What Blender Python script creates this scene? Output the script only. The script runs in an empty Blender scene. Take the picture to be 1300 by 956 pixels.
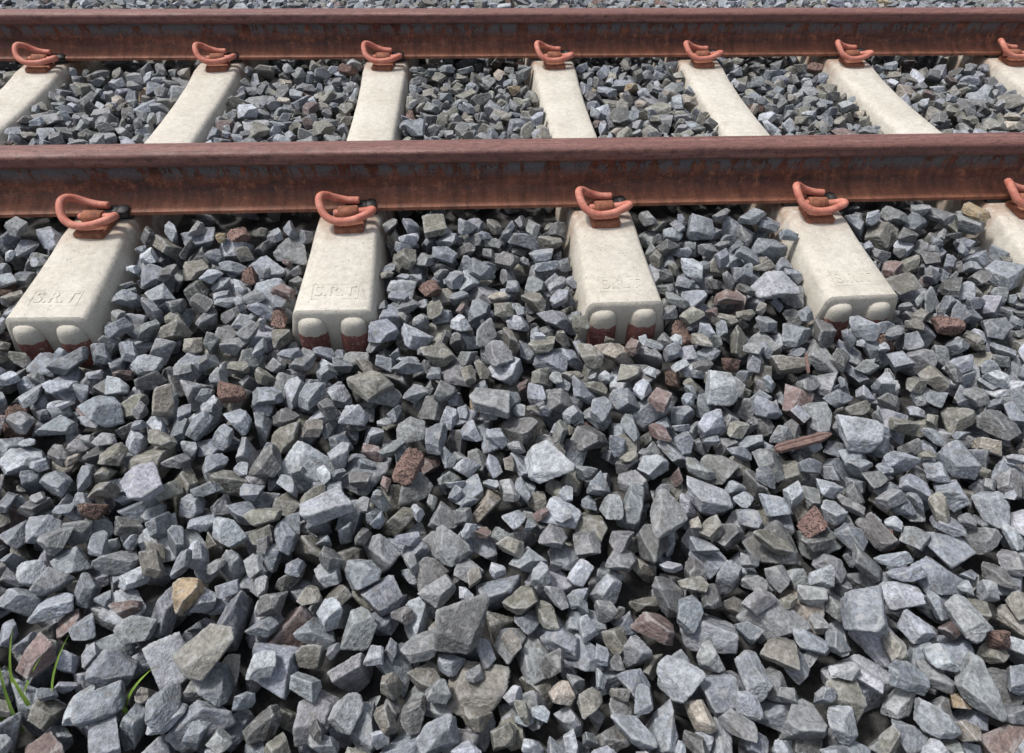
import bpy, bmesh, math, time
import numpy as np
from mathutils import Matrix, Vector, Euler, noise as mnoise
rng=np.random.default_rng(11)
scene=bpy.context.scene
T0=time.time()

# ------------------------------------------------------------------ helpers
def link(o): scene.collection.objects.link(o); return o
def mesh_obj(name,verts,faces,mats=(),mi=None,smooth=False,parent=None,sharp=None):
    me=bpy.data.meshes.new(name); me.from_pydata([tuple(map(float,v)) for v in verts],[],faces); me.update()
    for m in mats: me.materials.append(m)
    if mi is not None: me.polygons.foreach_set('material_index',mi)
    bm=bmesh.new(); bm.from_mesh(me); bmesh.ops.recalc_face_normals(bm,faces=bm.faces); bm.to_mesh(me); bm.free()
    if smooth: me.polygons.foreach_set('use_smooth',[True]*len(me.polygons))
    if smooth and sharp: me.set_sharp_from_angle(angle=math.radians(sharp))
    o=bpy.data.objects.new(name,me); link(o)
    if parent: o.parent=parent
    return o
class NT:
    def __init__(s,name):
        s.m=bpy.data.materials.new(name); s.m.use_nodes=True; s.t=s.m.node_tree; s.n=s.t.nodes; s.b=s.n['Principled BSDF']
    def new(s,t,**k):
        n=s.n.new(t)
        for a,v in k.items(): setattr(n,a,v)
        return n
    def l(s,a,b): s.t.links.new(a,b)
    def noise(s,vec,scale,detail=4,rough=.6,dist=0.):
        n=s.new('ShaderNodeTexNoise'); n.inputs['Scale'].default_value=scale; n.inputs['Detail'].default_value=detail
        n.inputs['Roughness'].default_value=rough; n.inputs['Distortion'].default_value=dist; s.l(vec,n.inputs['Vector']); return n.outputs['Fac']
    def ramp(s,fac,stops):
        n=s.new('ShaderNodeValToRGB'); e=n.color_ramp.elements
        while len(e)<len(stops): e.new(.5)
        for i,(p,c) in enumerate(stops):
            e[i].position=p; e[i].color=(c,c,c,1) if isinstance(c,(int,float)) else (*c,1)
        s.l(fac,n.inputs['Fac']); return n.outputs['Color']
    def mix(s,fac,a,b,mode='MIX'):
        n=s.new('ShaderNodeMix',data_type='RGBA',blend_type=mode)
        for sock,v in ((n.inputs[0],fac),(n.inputs[6],a),(n.inputs[7],b)):
            if isinstance(v,(int,float)): sock.default_value=v
            elif isinstance(v,tuple): sock.default_value=(*v,1)
            else: s.l(v,sock)
        return n.outputs[2]
    def math(s,op,a,b=0.,c=None):
        n=s.new('ShaderNodeMath',operation=op)
        for sock,v in zip(n.inputs,(a,b,c)):
            if v is None: continue
            if isinstance(v,(int,float)): sock.default_value=v
            else: s.l(v,sock)
        return n.outputs[0]
    def mapping(s,vec,scale=(1,1,1),loc=(0,0,0)):
        n=s.new('ShaderNodeMapping'); n.inputs['Scale'].default_value=scale; n.inputs['Location'].default_value=loc; s.l(vec,n.inputs['Vector']); return n.outputs[0]
    def bump(s,h,strength,dist,prev=None):
        n=s.new('ShaderNodeBump'); n.inputs['Strength'].default_value=strength; n.inputs['Distance'].default_value=dist
        s.l(h,n.inputs['Height'])
        if prev: s.l(prev,n.inputs['Normal'])
        return n.outputs[0]

# ------------------------------------------------------------------ materials
def m_stone(lava=False):
    k=NT('porous_lava_stone' if lava else 'crushed_stone'); at=k.new('ShaderNodeAttribute',attribute_type='INSTANCER',attribute_name='stone_col')
    of=k.new('ShaderNodeAttribute',attribute_type='INSTANCER',attribute_name='stone_off')
    tc=k.new('ShaderNodeTexCoord'); va=k.new('ShaderNodeVectorMath',operation='ADD'); k.l(tc.outputs['Object'],va.inputs[0]); k.l(of.outputs['Vector'],va.inputs[1])
    v=va.outputs[0]
    n1=k.noise(v,30,3,.65); n2=k.noise(v,125,3,.8)
    c=k.mix(1.,at.outputs['Color'],k.ramp(n1,[(.3,.62),(.50,.98),(.72,1.32)]),'MULTIPLY')
    c=k.mix(1.,c,k.ramp(n2,[(.34,.58),(.66,1.34)]),'MULTIPLY')
    if lava:
        vo=k.new('ShaderNodeTexVoronoi'); vo.inputs['Scale'].default_value=260; k.l(v,vo.inputs['Vector'])
        pores=k.ramp(vo.outputs['Distance'],[(.12,0.),(.4,1.)])
        c=k.mix(1.,c,k.ramp(vo.outputs['Distance'],[(.1,.3),(.42,1.1)]),'MULTIPLY'); b=k.bump(pores,.9,.005); b=k.bump(n1,.6,.01,b)
    else:
        n3=k.noise(v,46,2,.6,.6)
        c=k.mix(k.ramp(n3,[(.57,0.),(.68,.45)]),c,(.37,.37,.365))
        c=k.mix(k.ramp(n3,[(.28,.55),(.42,0.)]),c,(.12,.11,.088))
        pt=k.new('ShaderNodeNewGeometry').outputs['Pointiness']
        c=k.mix(k.ramp(pt,[(.515,0.),(.58,.38)]),c,(.40,.41,.42))
        b=k.bump(n2,.9,.0038)
    k.l(c,k.b.inputs['Base Color']); k.b.inputs['Roughness'].default_value=.9 if lava else .58
    k.b.inputs['Specular IOR Level'].default_value=.42
    k.l(b,k.b.inputs['Normal']); return k.m
def m_concrete():
    k=NT('cream_concrete'); tc=k.new('ShaderNodeNewGeometry'); v=tc.outputs['Position']
    n1=k.noise(v,6,5,.6); n2=k.noise(v,60,5,.7); n3=k.noise(v,420,3,.7)
    c=k.ramp(n1,[(.3,(.50,.465,.40)),(.7,(.61,.58,.515))])
    c=k.mix(1.,c,k.ramp(n2,[(.28,.80),(.6,1.03)]),'MULTIPLY')
    c=k.mix(1.,c,k.ramp(n3,[(.3,.80),(.65,1.07)]),'MULTIPLY')
    vo=k.new('ShaderNodeTexVoronoi'); vo.inputs['Scale'].default_value=80; k.l(v,vo.inputs['Vector'])
    pit=k.ramp(vo.outputs['Distance'],[(.07,0.),(.15,1.)])
    c=k.mix(1.,c,k.mix(pit,(.5,.46,.4),(1,1,1)),'MULTIPLY')
    n5=k.noise(v,14,6,.75,1.); c=k.mix(k.ramp(n5,[(.53,0.),(.72,.6)]),c,(.32,.295,.25))
    ge=k.new('ShaderNodeSeparateXYZ'); k.l(v,ge.inputs[0])
    d=k.math('MINIMUM',k.math('ABSOLUTE',ge.outputs['Y']),k.math('ABSOLUTE',k.math('SUBTRACT',ge.outputs['Y'],1.07)))
    near=k.math('SUBTRACT',1.,k.math('MULTIPLY',d,5.2)); st=k.math('MULTIPLY',k.ramp(k.noise(v,25,5,.65),[(.38,0.),(.56,1.2)]),near)
    st=k.math('MINIMUM',k.math('MAXIMUM',st,0.),.85); c=k.mix(st,c,(.29,.155,.09))
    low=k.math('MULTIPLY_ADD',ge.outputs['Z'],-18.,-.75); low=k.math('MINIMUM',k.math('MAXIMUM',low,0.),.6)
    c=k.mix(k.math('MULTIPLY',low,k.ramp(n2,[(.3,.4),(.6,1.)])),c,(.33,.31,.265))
    k.l(c,k.b.inputs['Base Color']); k.b.inputs['Roughness'].default_value=.85
    b=k.bump(n2,.5,.005); b=k.bump(n3,.5,.0013,b); b=k.bump(pit,.4,.0015,b); k.l(b,k.b.inputs['Normal']); return k.m
def m_rail():
    k=NT('rusty_rail_steel'); tc=k.new('ShaderNodeTexCoord'); v=tc.outputs['Object']
    sp=k.new('ShaderNodeSeparateXYZ'); k.l(v,sp.inputs[0]); z=sp.outputs['Z']
    big=k.noise(k.mapping(v,(1.5,6,12)),2.6,6,.68); mid=k.noise(k.mapping(v,(1,2,2.)),24,6,.7); fin=k.noise(v,260,4,.7)
    c=k.ramp(big,[(.32,(.080,.028,.019)),(.48,(.145,.047,.028)),(.62,(.215,.075,.043)),(.75,(.29,.115,.065))])
    c=k.mix(k.ramp(mid,[(.36,.8),(.53,0.)]),c,(.050,.022,.018))
    c=k.mix(k.ramp(k.noise(k.mapping(v,(1,1,1),(3,1,7)),45,5,.7),[(.53,0.),(.66,.75)]),c,(.34,.13,.065))
    foot=k.ramp(z,[(.012,1.),(.040,0.)]); c=k.mix(k.math('MULTIPLY',foot,.62),c,(.38,.155,.088))
    vs=k.noise(k.mapping(v,(1,.2,.05)),42,4,.65); c=k.mix(1.,c,k.ramp(vs,[(.3,.55),(.65,1.2)]),'MULTIPLY')
    band=k.math('MULTIPLY',k.ramp(z,[(.060,0.),(.088,1.)]),k.ramp(z,[(.114,1.),(.122,0.)]))
    fl=k.ramp(k.math('ADD',k.noise(k.mapping(v,(1,1,.4)),34,6,.8),k.math('MULTIPLY',k.noise(k.mapping(v,(1,0,0)),1.7,3,.6),.24)),[(.58,0.),(.61,1.)])
    sc=k.math('MULTIPLY',band,fl); c=k.mix(k.math('MULTIPLY',sc,.92),c,(.115,.125,.142))
    head=k.ramp(z,[(.117,0.),(.123,1.)])
    hc=k.ramp(k.noise(k.mapping(v,(.25,8,8)),9,6,.7),[(.3,(.115,.050,.042)),(.52,(.19,.085,.072)),(.72,(.30,.165,.14))])
    hc=k.mix(k.ramp(k.noise(k.mapping(v,(.6,2,1)),60,6,.75),[(.49,0.),(.60,.8)]),hc,(.085,.038,.033))
    c=k.mix(head,c,hc)
    c=k.mix(1.,c,k.ramp(fin,[(.3,.58),(.7,1.34)]),'MULTIPLY')
    k.l(c,k.b.inputs['Base Color'])
    k.l(k.ramp(mid,[(.3,.45),(.7,.75)]),k.b.inputs['Roughness'])
    b=k.bump(mid,.5,.004); b=k.bump(fin,.6,.0012,b); b=k.bump(sc,.6,.001,b); k.l(b,k.b.inputs['Normal']); return k.m
def m_simple(name,c1,c2,scale,rough=.6,bd=.001,c3=None,spec=.5):
    k=NT(name); v=k.new('ShaderNodeNewGeometry').outputs['Position']
    n=k.noise(v,scale,5,.7); c=k.ramp(n,[(.35,c1),(.65,c2)])
    n2=k.noise(v,scale*4.5,4,.7)
    if c3: c=k.mix(k.ramp(n2,[(.57,0.),(.66,.85)]),c,c3)
    c=k.mix(1.,c,k.ramp(n2,[(.3,.82),(.7,1.14)]),'MULTIPLY')
    k.l(c,k.b.inputs['Base Color']); k.b.inputs['Roughness'].default_value=rough; k.b.inputs['Specular IOR Level'].default_value=spec
    k.l(k.bump(n2,.5,bd),k.b.inputs['Normal']); return k.m
M_STONE=m_stone(); M_LAVA=m_stone(True); M_CON=m_concrete(); M_RAIL=m_rail()
M_CLIP=m_simple('salmon_red_clip_paint',(.42,.125,.088),(.60,.26,.195),38,.62,.0018,(.27,.12,.085),.3)
M_CAST=m_simple('rusted_cast_iron',(.15,.05,.028),(.33,.13,.07),60,.8,.002,(.07,.035,.025))
M_RUB=m_simple('black_rubber',(.012,.012,.013),(.035,.033,.033),50,.6,.001)
M_REDP=m_simple('maroon_end_paint',(.15,.055,.048),(.25,.10,.082),30,.8,.002,(.36,.31,.27))
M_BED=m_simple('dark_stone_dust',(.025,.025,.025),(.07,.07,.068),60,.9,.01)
M_GRD=m_simple('dry_grassy_soil',(.05,.06,.025),(.12,.10,.06),1.3,.9,.03)
M_WOOD=m_simple('weathered_red_wood',(.11,.065,.055),(.21,.14,.125),70,.85,.003,(.06,.035,.03))
def m_grass():
    k=NT('grass_blade'); v=k.new('ShaderNodeNewGeometry').outputs['Position']
    k.l(k.ramp(k.noise(v,30,3),[(.3,(.08,.15,.02)),(.7,(.19,.30,.04))]),k.b.inputs['Base Color']); k.b.inputs['Roughness'].default_value=.5
    return k.m
M_GRASS=m_grass()

# ------------------------------------------------------------------ layout: x of each sleeper at the far rail, and its small skew
SX=[-1.855,-1.232,-.626,0.,.561,1.148,1.797]
KX=[-.028,-.036,-.020,.014,.022,.012,.012]
SL=[(SX[0]-.62*i,-.02) for i in range(12,0,-1)]+list(zip(SX,KX))+[(SX[-1]+.61*i,.008) for i in range(1,13)]
G=1.07
YE=-.422
def sxy(x,k,y): return x+k*(G-y)
# ------------------------------------------------------------------ rails
half=[(.0665,0),(.0665,.009),(.062,.0115),(.034,.020),(.020,.028),(.0125,.040),(.0088,.058),(.0084,.085),(.0115,.102),(.018,.110),(.031,.1155),(.0345,.119),(.0352,.125),(.0352,.141),(.0335,.1465),(.029,.150),(.020,.1518),(.008,.1526)]
prof=half+[(-a,b) for a,b in half[::-1]]
def make_rail(y0):
    xs=np.linspace(-15,15,121); V=[];F=[];n=len(prof)
    for x in xs:
        for a,b in prof: V.append((x,a,b))
    for i in range(len(xs)-1):
        for j in range(n):
            F.append((i*n+j,i*n+(j+1)%n,(i+1)*n+(j+1)%n,(i+1)*n+j))
    F.append(tuple(range(n))); F.append(tuple(range((len(xs)-1)*n,len(xs)*n)))
    o=mesh_obj('rail',V,F,[M_RAIL],smooth=True,sharp=40); o.location=(0,y0,.010); return o
make_rail(0); make_rail(G)

# ------------------------------------------------------------------ sleepers
st=[(YE,.0865,-.0300),(-.36,.0850,-.0255),(-.28,.082,-.0190),(-.20,.079,-.010),(-.165,.0775,-.0035),(-.14,.077,0.),(0,.077,0.),(.14,.077,0.),(.17,.076,-.004),(.24,.074,-.011),(.38,.072,-.017),(.535,.071,-.018)]
st=st+[(G-y,w,z) for y,w,z in st[::-1][1:]]
def ztop(y):
    return float(np.interp(y,[s[0] for s in st],[s[2] for s in st]))
def sleeper_mesh():
    V=[];F=[];mi=[]
    def ring(y,w,z,dz=0,shr=0):
        w-=shr; zt=z-dz
        return [(-w-.030,y,-.18),(-w-.004,y,zt-.014),(-w+.001,y,zt-.005),(-w+.008,y,zt),(-w*.4,y,zt+.0008),(w*.4,y,zt+.0008),(w-.008,y,zt),(w-.001,y,zt-.005),(w+.004,y,zt-.014),(w+.030,y,-.18)]
    rings=[ring(YE-.006,st[0][1],st[0][2],.010,.009),ring(YE-.003,st[0][1],st[0][2],.003,.003)]+[ring(*s) for s in st]+[ring(G-YE+.003,st[-1][1],st[-1][2],.003,.003),ring(G-YE+.006,st[-1][1],st[-1][2],.010,.009)]
    n=len(rings[0])
    for r in rings: V+=r
    for i in range(len(rings)-1):
        for j in range(n): F.append((i*n+j,i*n+(j+1)%n,(i+1)*n+(j+1)%n,(i+1)*n+j)); mi.append(0)
    F.append(tuple(range(n))); F.append(tuple(range((len(rings)-1)*n,len(rings)*n))); mi+=[0,0]
    for yy,s in ((YE-.005,-1),(G-YE+.005,1)):
        for xo in (-.050,.046):
            b=len(V)
            m=15
            zs=[(-.047,.008),(-.0495,.016),(-.056,.0225),(-.064,.0255),(-.076,.0272),(-.0875,.028),(-.088,.028),(-.11,.029),(-.16,.029)]
            for z,r in zs:
                for a in range(m):
                    t=math.pi*a/(m-1); V.append((xo+math.cos(t)*r*1.2,yy+s*(math.sin(t)*r*.85-.002),z+.002*math.cos(a*1.7)*(z<-.08)))
            for i in range(len(zs)-1):
                for a in range(m-1):
                    F.append((b+i*m+a,b+i*m+a+1,b+(i+1)*m+a+1,b+(i+1)*m+a)); mi.append(1 if zs[i][0]<-.0877 else 0)
            F.append(tuple(b+a for a in range(m))); mi.append(0)
    return V,F,mi
V,F,mi=sleeper_mesh()
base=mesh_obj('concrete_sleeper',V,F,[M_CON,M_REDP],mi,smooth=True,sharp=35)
cu=bpy.data.curves.new('lettering','FONT'); cu.body='S.R.T'; cu.size=.052; cu.extrude=.0006; cu.bevel_depth=.0010; cu.bevel_resolution=1; cu.offset=-.0002; cu.align_x='CENTER'; cu.align_y='CENTER'; cu.space_character=1.05
to=bpy.data.objects.new('lettering_src',cu); link(to); bpy.context.view_layer.update()
tm=bpy.data.meshes.new_from_object(to.evaluated_get(bpy.context.evaluated_depsgraph_get())); bpy.data.objects.remove(to)
tm.materials.clear(); tm.materials.append(M_CON)
bm=bmesh.new(); bm.from_mesh(tm)
def bar(x0,x1,y0,y1,h=.0007):
    r=bmesh.ops.create_cube(bm,size=1); 
    bmesh.ops.transform(bm,matrix=Matrix.Translation(((x0+x1)/2,(y0+y1)/2,0))@Matrix.Diagonal((x1-x0,y1-y0,h*2,1)),verts=r['verts'])
bar(-.062,.062,.026,.0285); bar(-.062,.062,-.0285,-.026); bar(-.0645,-.062,-.0285,.0285); bar(.062,.0645,-.0285,.0285)
bm.to_mesh(tm); bm.free()
for i,(x,k) in enumerate(SL):
    o=base if i==0 else link(bpy.data.objects.new('concrete_sleeper',base.data))
    a=k; o.location=(x+G*math.sin(a),G-G*math.cos(a),rng.normal(0,.0008)); o.rotation_euler=(0,0,a)
    dz=(ztop(-.40)-ztop(-.32))/(.08)
    for yy,rz in ((-.360,0),(G+.360,math.pi)):
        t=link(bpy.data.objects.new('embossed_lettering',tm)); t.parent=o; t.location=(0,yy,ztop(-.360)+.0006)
        t.rotation_euler=Euler((abs(dz),0,rz)); t.scale=(.84,.92,1)

# ------------------------------------------------------------------ clips
def catmull(P,n=10):
    P=[Vector(p) for p in P]; P=[P[0]*2-P[1]]+P+[P[-1]*2-P[-2]]; out=[]
    for i in range(1,len(P)-2):
        for k in range(n):
            t=k/n; a,b,c,d=P[i-1:i+3]
            out.append(.5*((2*b)+(c-a)*t+(2*a-5*b+4*c-d)*t*t+(-a+3*b-3*c+d)*t**3))
    out.append(P[-2]); return out
def tube(P,r,V,F,mi,m,seg=12):
    pts=catmull(P); T=[(pts[min(i+1,len(pts)-1)]-pts[max(i-1,0)]).normalized() for i in range(len(pts))]
    pts=[pts[0]-T[0]*r*.45]+[pts[0]-T[0]*r*.3]+pts+[pts[-1]+T[-1]*r*.3]+[pts[-1]+T[-1]*r*.45]
    T=[T[0],T[0]]+T+[T[-1],T[-1]]; rad=[r*.55,r*.88]+[r]*(len(pts)-4)+[r*.88,r*.55]
    u=T[0].orthogonal().normalized(); b=len(V)
    for p,t,rr in zip(pts,T,rad):
        u=(u-t*u.dot(t)).normalized(); w=t.cross(u)
        for k in range(seg):
            a=2*math.pi*k/seg; q=p+(u*math.cos(a)+w*math.sin(a))*rr; V.append(tuple(q))
    for i in range(len(pts)-1):
        for k in range(seg):
            F.append((b+i*seg+k,b+i*seg+(k+1)%seg,b+(i+1)*seg+(k+1)%seg,b+(i+1)*seg+k)); mi.append(m)
    F.append(tuple(b+k for k in range(seg))); mi.append(m); F.append(tuple(b+(len(pts)-1)*seg+k for k in range(seg))); mi.append(m)
def loft(rings,V,F,mi,m):
    b=len(V); n=len(rings[0])
    for r in rings: V+=list(r)
    for i in range(len(rings)-1):
        for j in range(n): F.append((b+i*n+j,b+i*n+(j+1)%n,b+(i+1)*n+(j+1)%n,b+(i+1)*n+j)); mi.append(m)
    F.append(tuple(b+j for j in range(n))); mi.append(m); F.append(tuple(b+(len(rings)-1)*n+j for j in range(n))); mi.append(m)
def box(x0,x1,y0,y1,z0,z1,c,V,F,mi,m):
    def rect(z,s): 
        return [(x0+s+c,y0+s,z),(x1-s-c,y0+s,z),(x1-s,y0+s+c,z),(x1-s,y1-s-c,z),(x1-s-c,y1-s,z),(x0+s+c,y1-s,z),(x0+s,y1-s-c,z),(x0+s,y0+s+c,z)]
    loft([rect(z0,0),rect(z1-c,0),rect(z1,c)],V,F,mi,m)
def clip_mesh():
    V=[];F=[];mi=[]
    P=[(.024,.036,.041),(-.002,.038,.042),(-.030,.037,.051),(-.054,.029,.066),(-.066,.010,.072),(-.065,-.012,.062),(-.053,-.033,.044),(-.026,-.044,.033),(.010,-.042,.032),(.042,-.031,.037),(.062,-.020,.042),(.060,-.005,.037),(.042,.001,.030),(0.,.001,.028),(-.034,.001,.028)]
    tube(P,.0098,V,F,mi,0)
    box(-.037,.037,-.052,.024,-.004,.015,.004,V,F,mi,1)
    ring=[]
    for x in (-.025,-.022,.022,.025):
        s=.0 if abs(x)<.024 else .003; r=[(x,-.022+s,.010)]
        for a in range(9):
            t=math.pi*(1-a/8); r.append((x,.001+math.cos(t)*(.0185-s),.028+math.sin(t)*(.0175-s)))
        r.append((x,.024-s,.010)); ring.append(r)
    loft(ring,V,F,mi,1)
    box(-.010,.048,.024,.058,.008,.031,.004,V,F,mi,2)
    box(.040,.068,.026,.060,.012,.033,.006,V,F,mi,2)
    return V,F,mi
V,F,mi=clip_mesh()
cb=mesh_obj('rail_clip',V,F,[M_CLIP,M_CAST,M_RUB],mi,smooth=True,sharp=45); cfirst=True
clips=[]
for x,k in SL:
    for ry in (0,G):
        for s in (-1,1):
            o=cb if cfirst else link(bpy.data.objects.new('rail_clip',cb.data)); cfirst=False
            cy=ry+s*.102; cx=sxy(x,k,cy)+rng.normal(0,.003)
            o.location=(cx,cy,0.0); o.rotation_euler=(rng.normal(0,.03),rng.normal(0,.03),(0 if s<0 else math.pi)+rng.normal(0,.07)); clips.append((cx,cy))
V=[];F=[];mi=[]
for x,k in SL:
    for ry in (0,G): xx=sxy(x,k,ry); box(xx-.07,xx+.07,ry-.069,ry+.069,-.001,.0095,.002,V,F,mi,0)
mesh_obj('rail_pads',V,F,[M_RUB],mi)

# ------------------------------------------------------------------ stone shapes
bm=bmesh.new(); bmesh.ops.create_icosphere(bm,subdivisions=5,radius=1)
bm.verts.ensure_lookup_table(); D=np.array([v.co[:] for v in bm.verts]); D/=np.linalg.norm(D,axis=1)[:,None]; FC=[[v.index for v in f.verts] for f in bm.faces]; bm.free()
scol=bpy.data.collections.new('crushed_stone_shapes')
NB,NS,NL=48,12,4; NV=NB+NS+NL; shapes=[]; sizes=[]
for i in range(NV):
    n=rng.integers(4,10); N=rng.normal(size=(n,3)); N/=np.linalg.norm(N,axis=1)[:,None]
    ax=np.array([[1,0,0],[-1,0,0],[0,1,0],[0,-1,0],[0,0,1],[0,0,-1]],float)+rng.normal(0,.30,(6,3)); ax/=np.linalg.norm(ax,axis=1)[:,None]
    N=np.vstack([N,ax]); h=np.concatenate([rng.uniform(.74,1.1,n),rng.uniform(.6,.85,6)])
    dn=D@N.T; r=np.where(dn>.05,h/np.maximum(dn,.05),9.)
    r=np.sort(r,axis=1); d=r[:,1]-r[:,0]; r=np.minimum(r[:,0],1.55)-.007*np.exp(-d/.02)
    off=Vector(rng.uniform(-50,50,3)); lava=i>=NB+NS
    k1,k2,k3=(.07,.05,.03) if lava else (.03,.034,.020)
    nz=np.array([mnoise.noise(Vector(q)*2.2+off)*k1+mnoise.noise(Vector(q)*5+off)*k2+mnoise.noise(Vector(q)*12+off)*k3 for q in D])
    P=D*(r*(1+nz))[:,None]
    mn,mx=P.min(0),P.max(0); P=(P-(mn+mx)/2)/(mx-mn)
    if i<NB: L=float(np.clip(rng.lognormal(math.log(.070),.19),.048,.100))
    elif lava: L=float(rng.uniform(.05,.075))
    else: L=float(rng.uniform(.030,.046))
    P*=np.array([L,L*rng.uniform(.58,.92),L*rng.uniform(.42,.72)])
    me=bpy.data.meshes.new('stone_%02d'%i); me.from_pydata(P.tolist(),[],FC); me.polygons.foreach_set('use_smooth',[True]*len(FC)); me.materials.append(M_LAVA if lava else M_STONE); me.update()
    o=bpy.data.objects.new('stone_%02d'%i,me); scol.objects.link(o); shapes.append(P); sizes.append(L)
tA=time.time()-T0
# ------------------------------------------------------------------ packing on a height grid
g=.006; X0,X1,Y0,Y1=-3.2,3.2,-2.0,2.7
nx=int((X1-X0)/g); ny=int((Y1-Y0)/g)
gx=X0+(np.arange(nx)+.5)*g; gy=Y0+(np.arange(ny)+.5)*g
def und(x,y): return .010*np.sin(2.3*x+1.1*y+.4)+.008*np.sin(4.1*x-3.2*y+2.)+.006*np.sin(7.3*x+5.7*y)
YP=[-3.5,-2.0,-1.36,-.6,-.50,-.42,-.12,1.2,1.6,2.0,2.8,3.6]; ZP=[-.46,-.225,-.150,-.084,-.070,-.050,-.018,-.016,-.03,-.06,-.22,-.46]
def target(x,y):
    t=np.interp(y,YP,ZP)+und(x,y)*np.interp(y,[-.7,-.4,1.4,1.7],[1,.45,.45,1])
    return t
GX,GY=np.meshgrid(gx,gy,indexing='ij'); TG=target(GX,GY)
TGT=TG.copy()
for x,k in SL: TGT-=.018*np.exp(-((GX-sxy(x,k,-.46))/.09)**2-((GY+.465)/.03)**2)
for ry in (0,G): TGT+=.020*np.exp(-((abs(GY-ry)-.11)/.045)**2)
H=TG-.095
yE0,yE1=YE-.006,G-YE+.006
zt=np.interp(gy,[s[0] for s in st],[s[2] for s in st]); ww=np.interp(gy,[s[0] for s in st],[s[1] for s in st])+.006
for x,k in SL:
    dx=abs(GX-sxy(x,k,GY)); m=(dx<ww[None,:])&(GY>yE0)&(GY<yE1); H[m]=np.maximum(H,(zt+.001)[None,:])[m]
    m=(dx<.08)&(((GY>yE0-.026)&(GY<=yE0))|((GY<yE1+.026)&(GY>=yE1))); H[m]=np.maximum(H[m],-.048)
for ry in (0,G):
    d=abs(gy-ry); m=d<.067; H[:,m]=np.maximum(H[:,m],np.interp(d[m],[.03,.0665],[.04,.020])[None,:]); m=d<.037; H[:,m]=.17
for cx,cy in clips:
    i0,i1=int((cx-.075-X0)/g),int((cx+.078-X0)/g); j0,j1=int((cy-.056-Y0)/g),int((cy+.056-Y0)/g)
    if i1<0 or i0>=nx: continue
    H[max(i0,0):i1,j0:j1]=np.maximum(H[max(i0,0):i1,j0:j1],.075)
Hf=H.ravel(); TT=TGT.ravel()
def stamp(vi,R):
    q=shapes[vi]@R.T; a=np.floor(q[:,0]/g).astype(int); b=np.floor(q[:,1]/g).astype(int)
    a0,b0=a.min(),b.min(); w,hh=a.max()-a0+1,b.max()-b0+1
    top=np.full((w,hh),-9.); bot=np.full((w,hh),9.)
    np.maximum.at(top,(a-a0,b-b0),q[:,2]); np.minimum.at(bot,(a-a0,b-b0),q[:,2])
    ok=top>-8; ci,cj=np.nonzero(ok)
    return ((ci+a0)*ny+(cj+b0),top[ok],bot[ok])
def rndrot(flat):
    if flat: e=Euler((rng.normal(0,.45)+(math.pi if rng.random()<.5 else 0),rng.normal(0,.45),0)).to_matrix(); 
    else: e=Euler(tuple(rng.uniform(0,6.28,3))).to_matrix()
    return Euler((0,0,rng.uniform(0,6.28))).to_matrix()@e
lib=[]
for vi in range(NV):
    for k in range(18 if vi<NB+NS else 2):
        R=rndrot(k<12); lib.append((vi,R.to_euler(),stamp(vi,np.array(R))))
LB=[i for i,l in enumerate(lib) if l[0]<NB or l[0]>=NB+NS]; LS=[i for i,l in enumerate(lib) if NB<=l[0]<NB+NS]
placed=[]
PEN=.006
def drop(off,top,bot,base):
    hh=Hf[base[:,None]+off[None,:]]; return (hh-bot[None,:]).max(1)-PEN
def put(vi,eu,s,b,z,kind=None):
    off,top,bot=s; idx=b+off; Hf[idx]=np.maximum(Hf[idx],z+top)
    placed.append((X0+(b//ny)*g,Y0+(b%ny)*g,z,eu,vi,kind))
def manual(x,y,L,kind,tilt=.2,rz=None):
    pool=range(NB+NS,NV) if kind=='lava' else range(NB+NS)
    vi=min(pool,key=lambda i:abs(sizes[i]-L)+rng.uniform(0,.006))
    R=Euler((0,0,rng.uniform(0,6.28) if rz is None else rz)).to_matrix()@Euler((rng.normal(0,tilt),rng.normal(0,tilt),0)).to_matrix()
    s=stamp(vi,np.array(R)); b=np.array([int((x-X0)/g)*ny+int((y-Y0)/g)]); z=drop(*s,b)[0]; put(vi,R.to_euler(),s,int(b[0]),z,kind)
mg=14
def fill(L,att,K,spread,tol,tsd):
    cnt=0
    for _ in range(att):
        cx=rng.integers(mg,nx-mg); cy=rng.integers(mg,ny-mg)
        l=lib[L[rng.integers(len(L))]]; off,top,bot=l[2]
        ax=np.clip(cx+rng.integers(-spread,spread+1,K),mg,nx-mg-1); ay=np.clip(cy+rng.integers(-spread,spread+1,K),mg,ny-mg-1)
        base=ax*ny+ay; z=drop(off,top,bot,base); tm=top.max()
        c=z+tm-TT[base]; k=int(c.argmin())
        if c[k]<tol+rng.normal(0,tsd): put(l[0],l[1],l[2],int(base[k]),float(z[k])); cnt+=1
    return cnt
c1=fill(LB,24000,14,9,.0,.006)
for a in [(-1.455,-.115,.055,'g'),(.42,-.105,.07,'b'),(.485,-.195,.055,'b'),(1.02,-.13,.07,'tan'),(.40,-.37,.098,'L'),(.575,-.49,.08,'b'),(.03,-.51,.05,'red'),
          (-.84,-.62,.07,'lava'),(-.47,-.81,.07,'lava'),(-.98,-.64,.07,'beige'),(.20,-.64,.09,'L'),(-.19,-.81,.098,'L'),(-.37,-1.12,.098,'d'),(-.77,-1.15,.09,'o'),(.28,-.97,.06,'lava'),(-1.04,-1.14,.07,'red'),(.78,-.49,.07,'lava'),(.06,-.67,.06,'red'),(-.83,-1.05,.055,'tan'),(-.56,-.60,.085,'o'),(.10,-.90,.09,'L'),(.45,-.78,.09,'L'),(-.62,-.90,.09,'L'),(-.72,-.72,.08,'o'),(-.30,-.66,.09,'g'),(.30,-1.15,.09,'b'),(.0,-.95,.09,'g'),(-.95,-.85,.09,'L')]:
    manual(*a)
c2=fill(LB,22000,14,9,.006,.008)
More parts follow.
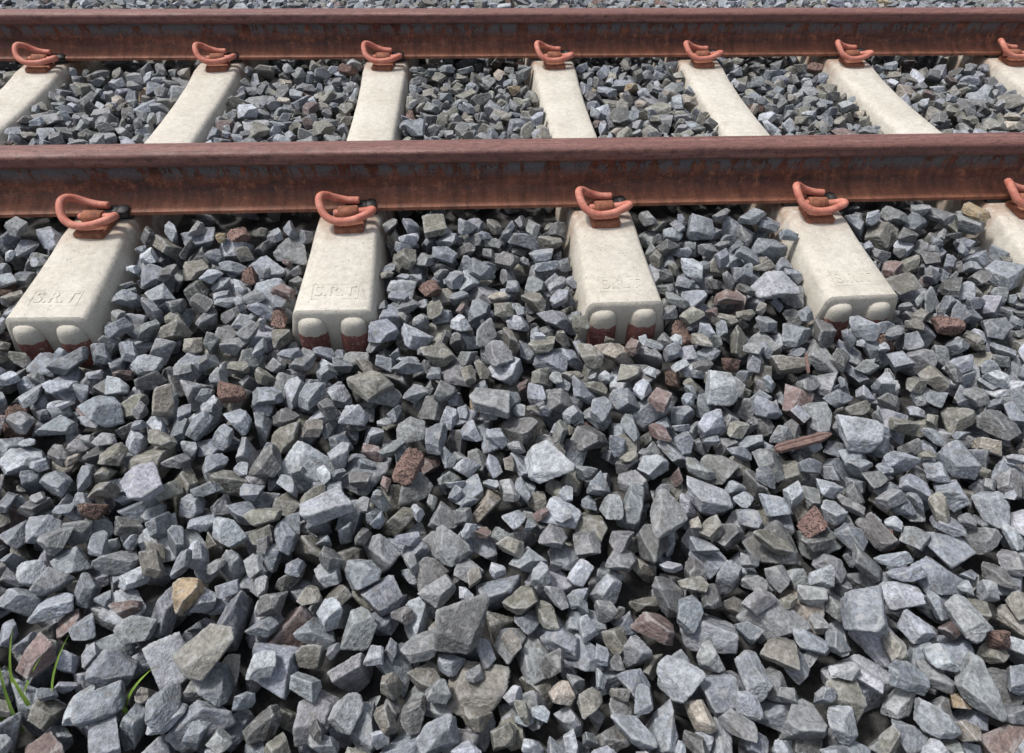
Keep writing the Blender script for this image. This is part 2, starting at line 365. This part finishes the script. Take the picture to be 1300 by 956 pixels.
c3=fill(LS,9000,10,6,-.004,.006)
tB=time.time()-T0
# ------------------------------------------------------------------ gravel object (instanced)
kinds={'g':(.198,.207,.216),'b':(.200,.218,.248),'L':(.31,.33,.365),'o':(.185,.18,.158),'d':(.115,.117,.118),'tan':(.29,.225,.145),'beige':(.32,.285,.245),'red':(.16,.118,.112),'lava':(.16,.105,.09)}
me=bpy.data.meshes.new('gravel'); n=len(placed); me.vertices.add(n)
me.vertices.foreach_set('co',np.array([p[:3] for p in placed],np.float32).ravel())
rotA=np.array([tuple(p[3]) for p in placed],np.float32); idx=np.array([p[4] for p in placed],np.int32)
col=np.ones((n,4),np.float32)
for i,p in enumerate(placed):
    kd=p[5]
    if kd is None:
        u=rng.random(); inner=(-.1<p[1]<1.6)
        if p[4]>=NB+NS: kd='lava'
        elif inner: kd='b' if u<.18 else 'g' if u<.52 else 'L' if u<.66 else 'o' if u<.88 else 'd' if u<.95 else 'beige' if u<.98 else 'tan' if u<.984 else 'red'
        else: kd='b' if u<.36 else 'g' if u<.58 else 'L' if u<.74 else 'o' if u<.895 else 'd' if u<.975 else 'beige' if u<.98 else 'tan' if u<.983 else 'red'
        jit=rng.normal(0,.18)
    else: jit=rng.normal(0,.05)
    c=np.array(kinds[kd])*math.exp(jit)*(1+rng.normal(0,.013,3)); col[i,:3]=c
a=me.attributes.new('stone_rot','FLOAT_VECTOR','POINT'); a.data.foreach_set('vector',rotA.ravel())
a=me.attributes.new('stone_off','FLOAT_VECTOR','POINT'); a.data.foreach_set('vector',rng.uniform(-5,5,(n,3)).astype(np.float32).ravel())
a=me.attributes.new('stone_idx','INT','POINT'); a.data.foreach_set('value',idx)
a=me.attributes.new('stone_col','FLOAT_COLOR','POINT'); a.data.foreach_set('color',col.ravel())
me.materials.append(M_STONE); me.update()
gravel=link(bpy.data.objects.new('gravel',me))
ng=bpy.data.node_groups.new('scatter_stones','GeometryNodeTree')
ng.interface.new_socket('Geometry',in_out='INPUT',socket_type='NodeSocketGeometry'); ng.interface.new_socket('Geometry',in_out='OUTPUT',socket_type='NodeSocketGeometry')
N=ng.nodes; gi=N.new('NodeGroupInput'); go=N.new('NodeGroupOutput'); iop=N.new('GeometryNodeInstanceOnPoints'); ci=N.new('GeometryNodeCollectionInfo')
ci.inputs['Collection'].default_value=scol; ci.inputs['Separate Children'].default_value=True; ci.inputs['Reset Children'].default_value=True
mp=N.new('GeometryNodeMeshToPoints')
na=N.new('GeometryNodeInputNamedAttribute'); na.data_type='INT'; na.inputs['Name'].default_value='stone_idx'
nr=N.new('GeometryNodeInputNamedAttribute'); nr.data_type='FLOAT_VECTOR'; nr.inputs['Name'].default_value='stone_rot'
er=N.new('FunctionNodeEulerToRotation')
L_=ng.links.new
L_(gi.outputs[0],mp.inputs['Mesh']); L_(mp.outputs[0],iop.inputs['Points']); L_(ci.outputs[0],iop.inputs['Instance']); iop.inputs['Pick Instance'].default_value=True
L_(na.outputs['Attribute'],iop.inputs['Instance Index']); L_(nr.outputs['Attribute'],er.inputs[0]); L_(er.outputs[0],iop.inputs['Rotation']); L_(iop.outputs[0],go.inputs[0])
md=gravel.modifiers.new('scatter','NODES'); md.node_group=ng

# ------------------------------------------------------------------ bed and ground
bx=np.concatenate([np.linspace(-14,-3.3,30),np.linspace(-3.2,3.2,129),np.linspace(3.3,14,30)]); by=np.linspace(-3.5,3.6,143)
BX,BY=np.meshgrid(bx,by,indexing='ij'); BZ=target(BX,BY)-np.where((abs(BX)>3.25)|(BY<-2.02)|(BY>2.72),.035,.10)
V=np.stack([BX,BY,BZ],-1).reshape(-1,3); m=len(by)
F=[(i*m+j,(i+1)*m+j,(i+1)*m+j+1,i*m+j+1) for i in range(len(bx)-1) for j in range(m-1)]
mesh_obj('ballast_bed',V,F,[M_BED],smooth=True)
s=300; mesh_obj('ground',[(-s,-s,-.47),(s,-s,-.47),(s,s,-.47),(-s,s,-.47)],[(0,1,2,3)],[M_GRD])

def hz(x,y):
    i,j=int((x-X0)/g),int((y-Y0)/g); return float(H[i-1:i+2,j-1:j+2].max())
# ------------------------------------------------------------------ wood splinter, twig, grass
def strip(name,p0,p1,w,t,mat,seed,nn=16):
    r=np.random.default_rng(seed); p0=Vector(p0);p1=Vector(p1); d=(p1-p0).normalized(); sd=Vector((-d.y,d.x,0)); rings=[]
    for i in range(nn):
        u=i/(nn-1); c=p0.lerp(p1,u); e=min(1,9*u+.45,4.5*(1-u)+.2)
        a=w*.5*e*r.uniform(.9,1.08); b2=w*.5*e*r.uniform(.78,1.1); tt=t*.5*(.5+.5*e)*r.uniform(.8,1.1)
        rings.append([tuple(c+sd*x_+Vector((0,0,z_))) for x_,z_ in ((-a,-tt),(b2,-tt),(b2*.95,tt*.7),(b2*.3,tt*1.1),(b2*.1,tt*.6),(-a*.5,tt),(-a*.9,tt*.8))])
    V=[];F=[];mi=[]; loft(rings,V,F,mi,0); return mesh_obj(name,V,F,[mat],mi)
zz=[hz(.262+.12*u,-.81+.03*u) for u in np.linspace(0,1,12)]; zw=float(np.percentile(zz,80))+.004
strip('wood_splinter',(.262,-.81,zw-.003),(.388,-.782,zw+.004),.022,.009,M_WOOD,3)
zz=[hz(.395+.015*u,-.62+.06*u) for u in np.linspace(0,1,8)]; zw=float(np.percentile(zz,80))+.003
strip('twig',(.395,-.625,zw-.006),(.41,-.565,zw),.007,.006,M_WOOD,5)
V=[];F=[];mi=[]
def blade(x,y,L,az,lean,w=.004):
    b=len(V); z=hz(x,y)-.05; n=9; d=Vector((math.cos(az),math.sin(az),0)); sd=Vector((-d.y,d.x,0)); p=Vector((x,y,z)); ang=.15
    for i in range(n):
        u=i/(n-1); ww=w*(1-u**2.2)+.0002; V.append(tuple(p-sd*ww)); V.append(tuple(p+Vector((0,0,-.0012)))); V.append(tuple(p+sd*ww))
        ang+=lean/n; p=p+(d*math.sin(ang)+Vector((0,0,math.cos(ang))))*(L/n)
    for i in range(n-1):
        for k in (0,1): F.append((b+i*3+k,b+i*3+k+1,b+i*3+k+4,b+i*3+k+3)); mi.append(0)
for (x,y,L,az,le) in [(-1.07,-1.19,.17,1.2,.6),(-1.06,-1.20,.13,.8,.9),(-1.01,-1.20,.16,.9,.8),(-1.03,-1.215,.12,2.2,1.0),(-1.09,-1.21,.14,2.6,.8),(-.90,-1.21,.11,.6,1.2),(-.89,-1.22,.08,2.4,1.3),(-1.05,-1.23,.17,1.6,.5),(-.98,-1.23,.09,.3,1.2)]:
    blade(x,y,L,az,le,.0032)
mesh_obj('grass_tuft',V,F,[M_GRASS],mi,smooth=True)

# ------------------------------------------------------------------ light
w=bpy.data.worlds.new('World'); scene.world=w; w.use_nodes=True; wn=w.node_tree
sk=wn.nodes.new('ShaderNodeTexSky'); sk.sky_type='NISHITA'; sk.sun_disc=False
EL,AZ=math.radians(62),math.radians(-66)   # azimuth measured clockwise from +Y
sk.sun_elevation=EL; sk.sun_rotation=AZ; sk.dust_density=4.; sk.air_density=1.
hs=wn.nodes.new('ShaderNodeHueSaturation'); hs.inputs['Saturation'].default_value=.5
wn.links.new(sk.outputs[0],hs.inputs['Color']); wn.links.new(hs.outputs[0],wn.nodes['Background'].inputs[0]); wn.nodes['Background'].inputs[1].default_value=.15
ld=bpy.data.lights.new('sun','SUN'); ld.energy=3.3; ld.angle=math.radians(8); ld.color=(1,.97,.93)
lo=link(bpy.data.objects.new('sun',ld)); sd=Vector((math.sin(AZ)*math.cos(EL),math.cos(AZ)*math.cos(EL),math.sin(EL))); lo.rotation_euler=sd.to_track_quat('Z','Y').to_euler(); lo.location=(0,0,8)
# ------------------------------------------------------------------ camera
cd=bpy.data.cameras.new('camera'); co=link(bpy.data.objects.new('camera',cd)); scene.camera=co
yaw,pitch,roll=-.0799,.7333,.0237
R=Matrix.Rotation(yaw,4,'Z')@Matrix.Rotation(math.pi/2-pitch,4,'X')@Matrix.Rotation(roll,4,'Z')
co.matrix_world=Matrix.Translation((-.3435,-1.6779,.9932))@R
cd.sensor_width=36; cd.sensor_fit='HORIZONTAL'; cd.lens=892/1300*36; cd.shift_y=-45/1300; cd.clip_start=.02; cd.clip_end=1000
scene.view_settings.view_transform='Standard'; scene.view_settings.look='None'; scene.view_settings.exposure=0
print('PLACED',n,c1,c2,c3,'tA',tA,'tB',tB,'total',time.time()-T0)
